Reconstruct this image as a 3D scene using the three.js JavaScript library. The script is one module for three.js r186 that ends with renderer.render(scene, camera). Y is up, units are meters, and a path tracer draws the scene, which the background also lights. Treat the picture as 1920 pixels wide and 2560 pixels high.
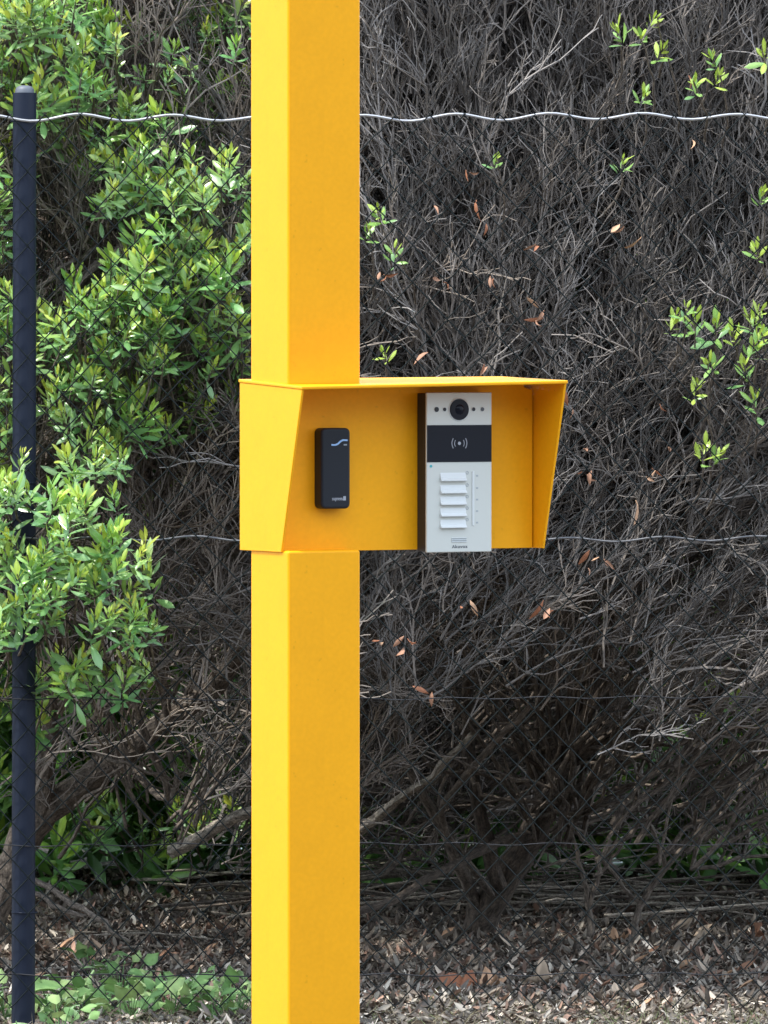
import * as THREE from 'three';
import { RoundedBoxGeometry } from 'three/addons/geometries/RoundedBoxGeometry.js';
import { mergeGeometries } from 'three/addons/utils/BufferGeometryUtils.js';
import { ImprovedNoise } from 'three/addons/math/ImprovedNoise.js';
import { FontLoader } from 'three/addons/loaders/FontLoader.js';
import { TextGeometry } from 'three/addons/geometries/TextGeometry.js';

// ---------------------------------------------------------------- camera, sky, sun, exposure
const scene = new THREE.Scene();
const EYE = 1.51, HORIZON = 850, FOCAL = 18367;            // eye height in metres; pixels of the 1920 x 2560 photograph
const camera = new THREE.PerspectiveCamera(2 * Math.atan(1280 / FOCAL) * 180 / Math.PI, 0.75, 0.5, 400);
camera.position.set(0, EYE, 0);
camera.rotation.x = -(1280 - HORIZON) / FOCAL;

const SUN = new THREE.Vector3(-0.42, 0.88, 0.185).normalize();
{ // clear, slightly hazy summer sky
  const W = 256, H = 128, data = new Float32Array(W * H * 4), d = new THREE.Vector3();
  for (let j = 0; j < H; j++) for (let i = 0; i < W; i++) {
    const el = ((j + 0.5) / H - 0.5) * Math.PI, az = ((i + 0.5) / W - 0.5) * 2 * Math.PI;
    d.set(Math.cos(el) * Math.cos(az), Math.sin(el), Math.cos(el) * Math.sin(az));
    const up = Math.max(0, d.y), haze = Math.pow(1 - up, 3), near = Math.pow(Math.max(0, d.dot(SUN)), 8) * 0.35;
    const c = [0.70 + 0.36 * haze + near, 0.84 + 0.32 * haze + near * 0.95, 1.06 + 0.22 * haze + near * 0.85];
    for (let k = 0; k < 3; k++) data[(j * W + i) * 4 + k] = c[k] * 1.4;
    data[(j * W + i) * 4 + 3] = 1;
  }
  const sky = new THREE.DataTexture(data, W, H, THREE.RGBAFormat, THREE.FloatType);
  sky.mapping = THREE.EquirectangularReflectionMapping; sky.magFilter = THREE.LinearFilter; sky.minFilter = THREE.LinearFilter; sky.needsUpdate = true;
  scene.background = sky; scene.environment = sky;
}
const sun = new THREE.DirectionalLight(new THREE.Color(1, 0.955, 0.88), 2.9);
sun.position.copy(SUN).multiplyScalar(40).add(new THREE.Vector3(0, 1, -14));
sun.target.position.set(0, 1, -14); scene.add(sun, sun.target);
sun.castShadow = true; sun.shadow.mapSize.set(4096, 4096);
Object.assign(sun.shadow.camera, { left: -10, right: 10, top: 10, bottom: -10, near: 1, far: 90 });
const renderer = new THREE.WebGLRenderer({ antialias: true });
renderer.toneMapping = THREE.LinearToneMapping; renderer.toneMappingExposure = 1.78; renderer.shadowMap.enabled = true;

// ---------------------------------------------------------------- helpers
const rngOf = (s) => () => { s |= 0; s = s + 0x6D2B79F5 | 0; let t = Math.imul(s ^ s >>> 15, 1 | s); t = t + Math.imul(t ^ t >>> 7, 61 | t) ^ t; return ((t ^ t >>> 14) >>> 0) / 4294967296; };
const V = (x, y, z) => new THREE.Vector3(x, y, z);
const rgb = (r, g, b) => new THREE.Color().setRGB(r, g, b);
const noise = new ImprovedNoise();
const fbm = (x, y, z, n = 4) => { let a = 0.5, s = 0; for (let i = 0; i < n; i++) { s += a * noise.noise(x, y, z); x *= 2.03; y *= 2.03; z *= 2.03; a *= 0.5; } return s; };
const at = (px, py, depth) => V((px - 960) / FOCAL * depth, EYE - (py - HORIZON) / FOCAL * depth, -depth);   // a place read off the photograph
const taken = new Map();
function numbered(name) { const n = taken.get(name) ?? 0; taken.set(name, n + 1); return n ? `${name}_${String(n).padStart(3, '0')}` : name; }
function tag(o, label, category, group) { o.userData.label = label; o.userData.category = category; if (group) o.userData.group = group; return o; }
function shadows(m) { m.castShadow = m.receiveShadow = true; return m; }
function thing(name, label, category, p = [0, 0, 0], turn = 0, group) {
  const o = new THREE.Group(); o.name = numbered(name); o.position.set(...p); o.rotation.y = turn; scene.add(o);
  return tag(o, label, category, group);
}
function part(name, geometry, material, parent) { if (material === yellow || material === silver) geometry = metres(geometry); const m = shadows(new THREE.Mesh(geometry, material)); m.name = name; parent.add(m); return m; }
function struct(name, geometry, material) { const m = shadows(new THREE.Mesh(geometry, material)); m.name = numbered(name); m.userData.kind = 'structure'; scene.add(m); return m; }
function stuff(name, geometry, material, places, parent) {   // places: [{ m: Matrix4, c: Color }]
  const im = shadows(new THREE.InstancedMesh(geometry, material, places.length));
  places.forEach((p, i) => { im.setMatrixAt(i, p.m); if (p.c) im.setColorAt(i, p.c); });
  im.name = name; im.userData.kind = 'stuff'; parent.add(im); return im;
}
function texture(w, h, f, colour = true, repeat = [1, 1]) {
  const d = new Uint8Array(w * h * 4);
  for (let j = 0; j < h; j++) for (let i = 0; i < w; i++) { const c = f(i / w, j / h, i, j); for (let k = 0; k < 3; k++) d[(j * w + i) * 4 + k] = Math.max(0, Math.min(255, c[k] * 255)); d[(j * w + i) * 4 + 3] = 255; }
  const t = new THREE.DataTexture(d, w, h, THREE.RGBAFormat); t.magFilter = THREE.LinearFilter; t.minFilter = THREE.LinearMipmapLinearFilter; t.generateMipmaps = true;
  t.wrapS = t.wrapT = THREE.RepeatWrapping; if (colour) t.colorSpace = THREE.SRGBColorSpace; t.repeat.set(...repeat); t.needsUpdate = true; return t;
}
function tube(points, radii, sides = 5, closed = true) {     // a tapered limb along points; uv in metres
  const n = points.length, pos = [], uv = [], idx = [];
  let along = 0, u = V(0, 0, 0), side = V(0.31, 0.2, 0.93);
  for (let i = 0; i < n; i++) {
    const t = V().copy(points[Math.min(n - 1, i + 1)]).sub(points[Math.max(0, i - 1)]).normalize();
    u.copy(side).addScaledVector(t, -side.dot(t)); if (u.lengthSq() < 1e-4) u.set(t.y, t.z, t.x).addScaledVector(t, -(t.y * t.x + t.z * t.y + t.x * t.z)); u.normalize(); side.copy(u);
    const w = V().crossVectors(t, u);
    if (i) along += points[i].distanceTo(points[i - 1]);
    for (let k = 0; k <= sides; k++) {
      const a = k / sides * Math.PI * 2, r = radii[i];
      pos.push(points[i].x + (u.x * Math.cos(a) + w.x * Math.sin(a)) * r, points[i].y + (u.y * Math.cos(a) + w.y * Math.sin(a)) * r, points[i].z + (u.z * Math.cos(a) + w.z * Math.sin(a)) * r);
      uv.push(k / sides * Math.PI * 2 * radii[0], along);
      if (i && k < sides) { const b = i * (sides + 1) + k, c = b - sides - 1; idx.push(c, c + 1, b, c + 1, b + 1, b); }
    }
  }
  if (closed) for (const e of [0, n - 1]) {
    const c = pos.length / 3, b = e * (sides + 1); pos.push(points[e].x, points[e].y, points[e].z); uv.push(0, e ? along : 0);
    for (let k = 0; k < sides; k++) e ? idx.push(c, b + k, b + k + 1) : idx.push(c, b + k + 1, b + k);
  }
  const g = new THREE.BufferGeometry(); g.setAttribute('position', new THREE.Float32BufferAttribute(pos, 3)); g.setAttribute('uv', new THREE.Float32BufferAttribute(uv, 2)); g.setIndex(idx); g.computeVertexNormals();
  return g;
}
function limb(points, r0, r1, seed, wobble = 0.01, sides = 8, steps = 5) {   // a smooth, knotty limb through the given places
  const r = rngOf(seed), c = new THREE.CatmullRomCurve3(points), n = (points.length - 1) * steps, p = [], q = [];
  for (let i = 0; i <= n; i++) { const t = i / n; p.push(c.getPoint(t).add(V(r() - 0.5, r() - 0.5, r() - 0.5).multiplyScalar(i ? wobble : 0))); q.push((r0 + (r1 - r0) * t) * (0.9 + 0.25 * r())); }
  return tube(p, q, sides);
}
const UP = V(0, 1, 0);
function place(p, dir, spin, s, sy = s) {
  const q = new THREE.Quaternion().setFromUnitVectors(UP, dir.clone().normalize()).multiply(new THREE.Quaternion().setFromAxisAngle(UP, spin));
  return new THREE.Matrix4().compose(p, q, V(s, sy, s));
}
function metres(g) {   // uv in metres, from the side each face points to
  const f = g.index ? g.toNonIndexed() : g, p = f.attributes.position, n = f.attributes.normal, uv = new Float32Array(p.count * 2);
  for (let i = 0; i < p.count; i += 3) { let x = 0, y = 0, z = 0; for (let k = 0; k < 3; k++) { x += Math.abs(n.getX(i + k)); y += Math.abs(n.getY(i + k)); z += Math.abs(n.getZ(i + k)); }
    for (let k = i; k < i + 3; k++) { const a = x > y && x > z ? [p.getZ(k), p.getY(k)] : y > z ? [p.getX(k), p.getZ(k)] : [p.getX(k), p.getY(k)]; uv[k * 2] = a[0]; uv[k * 2 + 1] = a[1]; } }
  f.setAttribute('uv', new THREE.BufferAttribute(uv, 2)); return f;
}
function lay(p, heading, pitch, roll, s) {   // a blade lying on the ground
  return new THREE.Matrix4().compose(p, new THREE.Quaternion().setFromEuler(new THREE.Euler(0, heading, 0)).multiply(new THREE.Quaternion().setFromEuler(new THREE.Euler(-Math.PI / 2 + pitch, 0, 0))).multiply(new THREE.Quaternion().setFromAxisAngle(UP, roll)), V(s, s, s));
}
function box(w, h, d, x, y, z, r = 0.0006) { return new RoundedBoxGeometry(w, h, d, 2, Math.min(r, w / 2.1, h / 2.1, d / 2.1)).translate(x, y, z); }

// ---------------------------------------------------------------- materials
const orangePeel = texture(256, 256, (u, v, i, j) => { const n = 0.5 + 0.5 * noise.noise(i / 5, j / 5, 3.3) + 0.2 * noise.noise(i / 17, j / 17, 8); return [n, n, n]; }, false, [5, 5]);
const paintTone = texture(256, 256, (u, v, i, j) => { const n = 0.97 + 0.03 * fbm(i / 60, j / 60, 5.1) + 0.02 * noise.noise(i / 2.3, j / 2.3, 1.7), k = fbm(i / 4, j / 4, 31.5, 2) > 0.42 ? 0.93 : 1; return [n * k, n * k, n * k]; }, true, [2, 2]);
const yellow = new THREE.MeshPhysicalMaterial({ color: rgb(0.94, 0.41, 0.006), map: paintTone, roughness: 0.5, specularIntensity: 0.35, bumpMap: orangePeel, bumpScale: 0.00006 });
const silver = new THREE.MeshStandardMaterial({ color: rgb(0.56, 0.57, 0.52), roughness: 0.45, metalness: 0.1, bumpMap: orangePeel, bumpScale: 0.00003 });
const lightGrey = new THREE.MeshStandardMaterial({ color: rgb(0.62, 0.64, 0.62), roughness: 0.4 });
const midGrey = new THREE.MeshStandardMaterial({ color: rgb(0.36, 0.39, 0.39), roughness: 0.5 });
const darkGrey = new THREE.MeshStandardMaterial({ color: rgb(0.09, 0.10, 0.11), roughness: 0.5 });
const black = new THREE.MeshStandardMaterial({ color: rgb(0.012, 0.013, 0.016), roughness: 0.55 });
const gloss = new THREE.MeshPhysicalMaterial({ color: rgb(0.008, 0.010, 0.016), roughness: 0.2, specularIntensity: 0.25 });
const readerBlack = new THREE.MeshPhysicalMaterial({ color: rgb(0.014, 0.017, 0.023), roughness: 0.42, specularIntensity: 0.4 });
const print = new THREE.MeshStandardMaterial({ color: rgb(0.34, 0.36, 0.40), roughness: 0.5 });
const blueBar = new THREE.MeshStandardMaterial({ color: rgb(0.30, 0.50, 0.80), roughness: 0.3 });
const teal = new THREE.MeshStandardMaterial({ color: rgb(0.05, 0.35, 0.38), roughness: 0.5 });
const coated = new THREE.MeshPhysicalMaterial({ color: rgb(0.009, 0.014, 0.028), roughness: 0.5, specularIntensity: 0.45 });
const meshCoat = new THREE.MeshPhysicalMaterial({ color: rgb(0.007, 0.011, 0.012), roughness: 0.5, specularIntensity: 0.4 });
const galvanised = new THREE.MeshStandardMaterial({ color: rgb(0.46, 0.46, 0.47), roughness: 0.34, metalness: 0.5 });
const dullWire = new THREE.MeshStandardMaterial({ color: rgb(0.13, 0.13, 0.135), roughness: 0.5, metalness: 0.2 });
const dimWire = new THREE.MeshPhysicalMaterial({ color: rgb(0.035, 0.036, 0.04), roughness: 0.55, specularIntensity: 0.5 });
const capGrey = new THREE.MeshStandardMaterial({ color: rgb(0.10, 0.11, 0.13), roughness: 0.5 });
const steel = new THREE.MeshStandardMaterial({ color: rgb(0.5, 0.5, 0.5), roughness: 0.35, metalness: 0.9 });
const barkMap = texture(128, 256, (u, v, i, j) => { const n = 0.62 + 0.5 * fbm(i / 9, j / 26, 2.2) + 0.25 * noise.noise(i / 2.5, j / 7, 9); return [n, n * 0.97, n * 0.93]; }, true, [6, 4]);
const barkBump = texture(128, 256, (u, v, i, j) => { const n = 0.5 + 0.8 * fbm(i / 7, j / 22, 4.2); return [n, n, n]; }, false, [6, 4]);
const bark = new THREE.MeshStandardMaterial({ color: rgb(0.42, 0.37, 0.33), map: barkMap, roughness: 0.95, bumpMap: barkBump, bumpScale: 0.004 });
const trunkBark = new THREE.MeshStandardMaterial({ color: rgb(0.24, 0.20, 0.17), map: barkMap, roughness: 0.95, bumpMap: barkBump, bumpScale: 0.004 });
const paleBark = new THREE.MeshStandardMaterial({ color: rgb(0.95, 0.89, 0.80), map: barkMap, roughness: 0.9, bumpMap: barkBump, bumpScale: 0.002 });
const twigMat = new THREE.MeshStandardMaterial({ color: 0xffffff, roughness: 0.75 });
const leafTone = [rgb(0.43, 0.57, 0.07), rgb(0.25, 0.45, 0.085), rgb(0.155, 0.33, 0.09)];
const leafLook = { roughness: 0.55, transmission: 0.3, thickness: 0, clearcoat: 1, clearcoatRoughness: 0.22, side: THREE.DoubleSide, vertexColors: true };
const leafMat = leafTone.map((c) => new THREE.MeshPhysicalMaterial({ ...leafLook, color: c }));
const massMat = new THREE.MeshPhysicalMaterial({ ...leafLook, color: 0xffffff });
const dryLook = { roughness: 0.75, side: THREE.DoubleSide, vertexColors: true };
const dryMat = [rgb(0.34, 0.18, 0.11), rgb(0.50, 0.30, 0.18), rgb(0.30, 0.12, 0.06), rgb(0.52, 0.40, 0.29)].map((c) => new THREE.MeshStandardMaterial({ ...dryLook, color: c }));
const litterMat = new THREE.MeshStandardMaterial({ ...dryLook, color: 0xffffff });
const weedMat = [rgb(0.21, 0.37, 0.11), rgb(0.14, 0.28, 0.08), rgb(0.30, 0.42, 0.15)].map((c) => new THREE.MeshPhysicalMaterial({ ...leafLook, roughness: 0.8, clearcoat: 0.2, color: c }));

// ---------------------------------------------------------------- the setting: soil, driveway
{
  const soilMap = texture(512, 512, (u, v, i, j) => {
    const n = fbm(i / 70, j / 70, 1.5, 5), f = noise.noise(i / 2.2, j / 2.2, 7), s = 0.40 + 0.22 * n + 0.12 * f, p = noise.noise(i / 4, j / 4, 12) > 0.45 ? 0.12 : 0;
    return [s * 1.04 + p, s * 0.93 + p, s * 0.80 + p];
  }, true, [60, 60]);
  const soilBump = texture(512, 512, (u, v, i, j) => { const n = 0.5 + 0.5 * fbm(i / 12, j / 12, 6, 4); return [n, n, n]; }, false, [60, 60]);
  const g = new THREE.PlaneGeometry(12, 9, 160, 120).rotateX(-Math.PI / 2).translate(0, 0, -18), p = g.attributes.position;
  for (let i = 0; i < p.count; i++) { const x = p.getX(i), z = p.getZ(i), e = Math.min(1, Math.max(0, Math.min(6 - Math.abs(x), 4.5 - Math.abs(z + 18)))); p.setY(i, 0.004 + e * (-0.024 + 0.03 * fbm(x * 1.7, z * 1.7, 3) + 0.012 * noise.noise(x * 9, z * 9, 5))); }
  g.computeVertexNormals();
  struct('soil_verge', g, new THREE.MeshStandardMaterial({ color: rgb(0.74, 0.68, 0.60), map: soilMap, roughness: 1, bumpMap: soilBump, bumpScale: 0.01 }));
  struct('ground', new THREE.PlaneGeometry(500, 500).rotateX(-Math.PI / 2).translate(0, -0.08, -40), new THREE.MeshStandardMaterial({ color: rgb(0.24, 0.21, 0.16), roughness: 1 }));
  const slab = texture(256, 256, (u, v, i, j) => { const n = 0.70 + 0.12 * fbm(i / 40, j / 40, 2.5) + 0.05 * noise.noise(i / 1.9, j / 1.9, 4); return [n, n * 0.985, n * 0.95]; }, true, [20, 8]);
  struct('driveway', new THREE.BoxGeometry(60, 0.12, 21).translate(0, -0.055, -3), new THREE.MeshStandardMaterial({ color: rgb(0.20, 0.20, 0.21), map: slab, roughness: 0.9 }));
}

// ---------------------------------------------------------------- gatehouse across the driveway, opposite the post
{
  const render = new THREE.MeshStandardMaterial({ color: rgb(0.20, 0.18, 0.16), roughness: 0.95, map: paintTone }), frame = new THREE.MeshStandardMaterial({ color: rgb(0.08, 0.09, 0.10), roughness: 0.6 }), pane = new THREE.MeshStandardMaterial({ color: rgb(0.02, 0.025, 0.03), roughness: 0.15 });
  const g = thing('gatehouse', 'low brown rendered building across the driveway facing the yellow post', 'building', [2, 0, 9]);
  part('wall', new THREE.BoxGeometry(34, 5.6, 7).translate(0, 2.8, 0), render, g);
  part('roof', new THREE.BoxGeometry(34.8, 0.3, 7.8).translate(0, 5.75, 0), frame, g);
  for (let i = 0; i < 7; i++) { const f = part('window', new THREE.BoxGeometry(1.9, 1.5, 0.12).translate(-13.5 + i * 4.5, 2.1, -3.54), frame, g); part('pane', new THREE.BoxGeometry(1.7, 1.3, 0.04).translate(-13.5 + i * 4.5, 2.1, -3.60), pane, f); }
}

// ---------------------------------------------------------------- yellow post with its hood
const TURN = 28.3 * Math.PI / 180, POST = [-0.0963, 0.005, -9];
{
  const g = thing('intercom_post', 'square yellow steel post with a sloping hood box for the entry devices', 'post', POST, TURN);
  const y0 = -POST[1];                                           // heights below are above the ground
  part('column', box(0.1, 1.2534 - 0.012, 0.1, 0, (1.2534 + 0.012) / 2 + y0, 0, 0.0035), yellow, g);
  part('column', box(0.1, 2.76 - 1.454, 0.1, 0, (2.76 + 1.454) / 2 + y0, 0, 0.0035), yellow, g);
  part('base_plate', box(0.22, 0.012, 0.22, 0, 0.006, 0, 0.002), yellow, g);
  for (const sx of [-1, 1]) for (const sz of [-1, 1]) part('bolt', new THREE.CylinderGeometry(0.011, 0.011, 0.016, 6).translate(sx * 0.085, 0.02, sz * 0.085), steel, g);
  part('cap', box(0.104, 0.006, 0.104, 0, 2.765, 0, 0.002), yellow, g);
  const L = -0.0525, R = 0.3165, B = -0.074, F0 = 0.036, F1 = 0.091, PL = 0.0135, bottom = 1.2515 + y0;
  const top = (x, z) => { const u = (x - L) / (R - L), t = (z - B) / (F1 + 0.002 - B); return y0 + (1 - t) * (1.4618 * (1 - u) + 1.4643 * u) + t * (1.4540 * (1 - u) + 1.4602 * u); };
  const side = (x, from) => {
    const s = new THREE.Shape([[from, bottom], [F0, bottom], [F1, top(x, F1) - 0.0042], [from, top(x, from) - 0.0042]].map((p) => new THREE.Vector2(...p)));
    return new THREE.ExtrudeGeometry(s, { depth: 0.0018, bevelEnabled: true, bevelThickness: 0.0006, bevelSize: 0.0006, bevelOffset: -0.0006, bevelSegments: 2 }).rotateY(-Math.PI / 2);
  };
  part('side_panel', side(L, B).translate(L + 0.0024, 0, 0), yellow, g);
  part('side_panel', side(R, B).translate(R - 0.0006, 0, 0), yellow, g);
  { // the plate that carries the devices; its upper far corner is cut away, and it stops just short of the side panel
    const x0 = L + 0.0035, x1 = R - 0.0046, yt = (x) => top(x, PL) - 0.0046, s = new THREE.Shape([[x0, bottom], [x1, bottom], [x1, yt(x1) - 0.007], [x1 - 0.003, yt(x1) - 0.009], [x1 - 0.012, yt(x1) - 0.006], [x1 - 0.013, yt(x1) - 0.001], [x0, yt(x0)]].map((p) => new THREE.Vector2(...p)));
    part('back_panel', new THREE.ExtrudeGeometry(s, { depth: 0.0018, bevelEnabled: true, bevelThickness: 0.0006, bevelSize: 0.0006, bevelOffset: -0.0006, bevelSegments: 2 }).translate(0, 0, PL - 0.0024), yellow, g);
  }
  { const t = new RoundedBoxGeometry(R - L + 0.002, 0.0042, F1 - B + 0.004, 3, 0.0014), p = t.attributes.position;
    for (let i = 0; i < p.count; i++) { const x = p.getX(i) + (L + R) / 2, z = p.getZ(i) + (F1 + B) / 2; p.setXYZ(i, x, p.getY(i) + top(x, z) - 0.0021, z); }
    t.computeVertexNormals(); part('hood_top', t, yellow, g); }
  part('rear_panel', box(R - L - 0.008, 0.203, 0.002, (L + R) / 2, bottom + 0.102, B + 0.0015), yellow, g);
  part('bottom_panel', box(R - L - 0.008, 0.002, 0.080, (L + R) / 2, bottom + 0.0015, -0.0305), yellow, g);
}
const font = await new FontLoader().loadAsync('fonts/droid/droid_sans_bold.typeface.json');
const word = (t, size, depth, w) => { const g = new TextGeometry(t, { font, size, depth, curveSegments: 2 }); g.computeBoundingBox(); const b = g.boundingBox; if (w) g.scale(w / (b.max.x - b.min.x), 1, 1); return g; };
{ // entry phone: a metal front on a black back box
  const X = 0.1467, W = 0.0918, Y0 = 1.2484 - POST[1], H = 0.1970, Z = 0.0410;
  const g = thing('door_intercom', 'silver door intercom with round lens, dark reader strip and five buttons inside the yellow hood', 'intercom', POST, TURN);
  const px = (u) => X + (u - 245) / 820 * W, py = (v) => Y0 + H - (v - 110) / 2010 * H, k = W / 820;      // from the close-up of the photograph
  part('back_box', box(W - 0.002, H - 0.002, 0.0225, X + W / 2, Y0 + H / 2, 0.0263, 0.001), black, g);
  const zf = Z;
  part('front_plate', box(W, H, 0.0035, X + W / 2, Y0 + H / 2, zf - 0.0017, 0.0012), silver, g);
  part('reader_window', box(W - 0.0012, py(520) - py(985), 0.0012, X + W / 2, (py(520) + py(985)) / 2, zf + 0.0004, 0.0004), gloss, g);
  const lens = part('camera_lens', new THREE.CylinderGeometry(0.0128, 0.0132, 0.003, 40).rotateX(Math.PI / 2).translate(px(650), py(325), zf + 0.001), gloss, g);
  part('lens_ring', new THREE.TorusGeometry(0.0137, 0.0008, 8, 48).translate(px(650), py(325), zf + 0.0003), lightGrey, lens);
  part('glass', new THREE.SphereGeometry(0.0085, 24, 12, 0, Math.PI * 2, 0, 0.9).rotateX(Math.PI / 2).scale(1, 1, 0.55).translate(px(650), py(325), zf - 0.0005), gloss, lens);
  for (const [u, r, m] of [[370, 0.0031, black], [470, 0.0023, black], [835, 0.0024, black], [945, 0.0025, darkGrey]]) {
    const o = part('sensor', new THREE.CylinderGeometry(r, r, 0.0008, 20).rotateX(Math.PI / 2).translate(px(u), py(323), zf + 0.0003), m, g);
    part('rim', new THREE.TorusGeometry(r + 0.0003, 0.0003, 6, 24).translate(px(u), py(323), zf + 0.0003), lightGrey, o);
  }
  const sym = part('contactless_symbol', new THREE.CylinderGeometry(0.0021, 0.0021, 0.0004, 16).rotateX(Math.PI / 2).translate(px(652), py(750), zf + 0.0011), print, g);
  for (const s of [0, Math.PI]) for (const [r, w] of [[0.0068, 0.0011], [0.0105, 0.0013]]) part('wave', new THREE.TorusGeometry(r, w / 2, 4, 14, 1.25).rotateZ(-0.625 + s).scale(1, 1, 0.4).translate(px(652), py(750), zf + 0.0011), print, sym);
  [1190, 1345, 1490, 1635, 1780].forEach((v, i) => {
    const y = py(v - 18), h = 0.0105, w = 320 * k, x = px(575);
    const s = new THREE.Shape([[0, h / 2], [0.0002, h / 2], [0.0016, -h / 2 + 0.004], [0.0046, -h / 2 + 0.0008], [0.0042, -h / 2], [0, -h / 2]].map((p) => new THREE.Vector2(...p)));
    part('button', new THREE.ExtrudeGeometry(s, { depth: w, bevelEnabled: false }).rotateY(-Math.PI / 2).translate(x + w / 2, y, zf), lightGrey, g);
    part('bell_mark', new THREE.TorusGeometry(0.0017, 0.0005, 6, 14).scale(1, 1, 0.5).translate(px(755), py(v - 70), zf + 0.0002), midGrey, g);
    part('number_mark', box(0.0030, 0.0022, 0.0004, px(880), py(v - 30), zf + 0.0001, 0.0001), midGrey, g);
  });
  part('ridge', box(0.0030, py(1100) - py(1790), 0.0016, px(828), (py(1100) + py(1790)) / 2, zf + 0.0004, 0.0005), lightGrey, g);
  const grille = part('speaker_grille', box(190 * k, 0.0058, 0.0006, px(652), py(1965), zf + 0.0001, 0.0002), midGrey, g);
  for (let i = 0; i < 3; i++) part('bar', box(190 * k, 0.0008, 0.0008, px(652), py(1940 + i * 25), zf + 0.0005, 0.0002), lightGrey, grille);
  part('maker_name', word('Akuvox', 0.0036, 0.0003, 195 * k).translate(px(565), py(2068), zf), darkGrey, g);
  part('maker_mark', new THREE.CylinderGeometry(0.002, 0.002, 0.0004, 5).rotateX(Math.PI / 2).translate(px(300), py(1035), zf + 0.0002), teal, g);
}
{ // card reader
  const g = thing('card_reader', 'slim black card reader with a pale blue wave bar, on the yellow back panel', 'card reader', POST, TURN);
  const x0 = 0.0050, x1 = 0.0455, yb = 1.3035 - POST[1], yt = 1.4025 - POST[1], r = 0.0075, zf = 0.0326;
  const s = new THREE.Shape(); s.moveTo(x0 + r, yb); s.lineTo(x1 - r, yb); s.quadraticCurveTo(x1, yb, x1, yb + r); s.lineTo(x1, yt - r); s.quadraticCurveTo(x1, yt, x1 - r, yt); s.lineTo(x0 + r, yt); s.quadraticCurveTo(x0, yt, x0, yt - r); s.lineTo(x0, yb + r); s.quadraticCurveTo(x0, yb, x0 + r, yb);
  part('body', new THREE.ExtrudeGeometry(s, { depth: 0.0135, bevelEnabled: true, bevelThickness: 0.0034, bevelSize: 0.003, bevelOffset: -0.003, bevelSegments: 4, curveSegments: 8 }).translate(0, 0, 0.0156), readerBlack, g);
  const ux = (u) => x0 + 0.0055 + (u - 400) / 660 * (x1 - x0 - 0.006), uy = (v) => yt - (v - 245) / 1745 * (yt - yb);
  const wave = new THREE.CatmullRomCurve3([[545, 610], [650, 612], [720, 592], [790, 540], [850, 514], [975, 515]].map(([u, v]) => V(ux(u), uy(v), zf + 0.0001)));
  part('status_light', new THREE.TubeGeometry(wave, 24, 0.0013, 6).translate(0, 0, 0.0002), blueBar, g);
  part('mark', box(0.0045, 0.0018, 0.0004, ux(925), uy(610), zf + 0.0002, 0.0002), print, g);
  part('maker_name', word('suprema', 0.0040, 0.0003, 0.0165).translate(ux(570), uy(1806), zf), print, g);
  part('emblem', box(0.0036, 0.0052, 0.0004, ux(905), uy(1765), zf + 0.0002, 0.0003), print, g);
}

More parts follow.
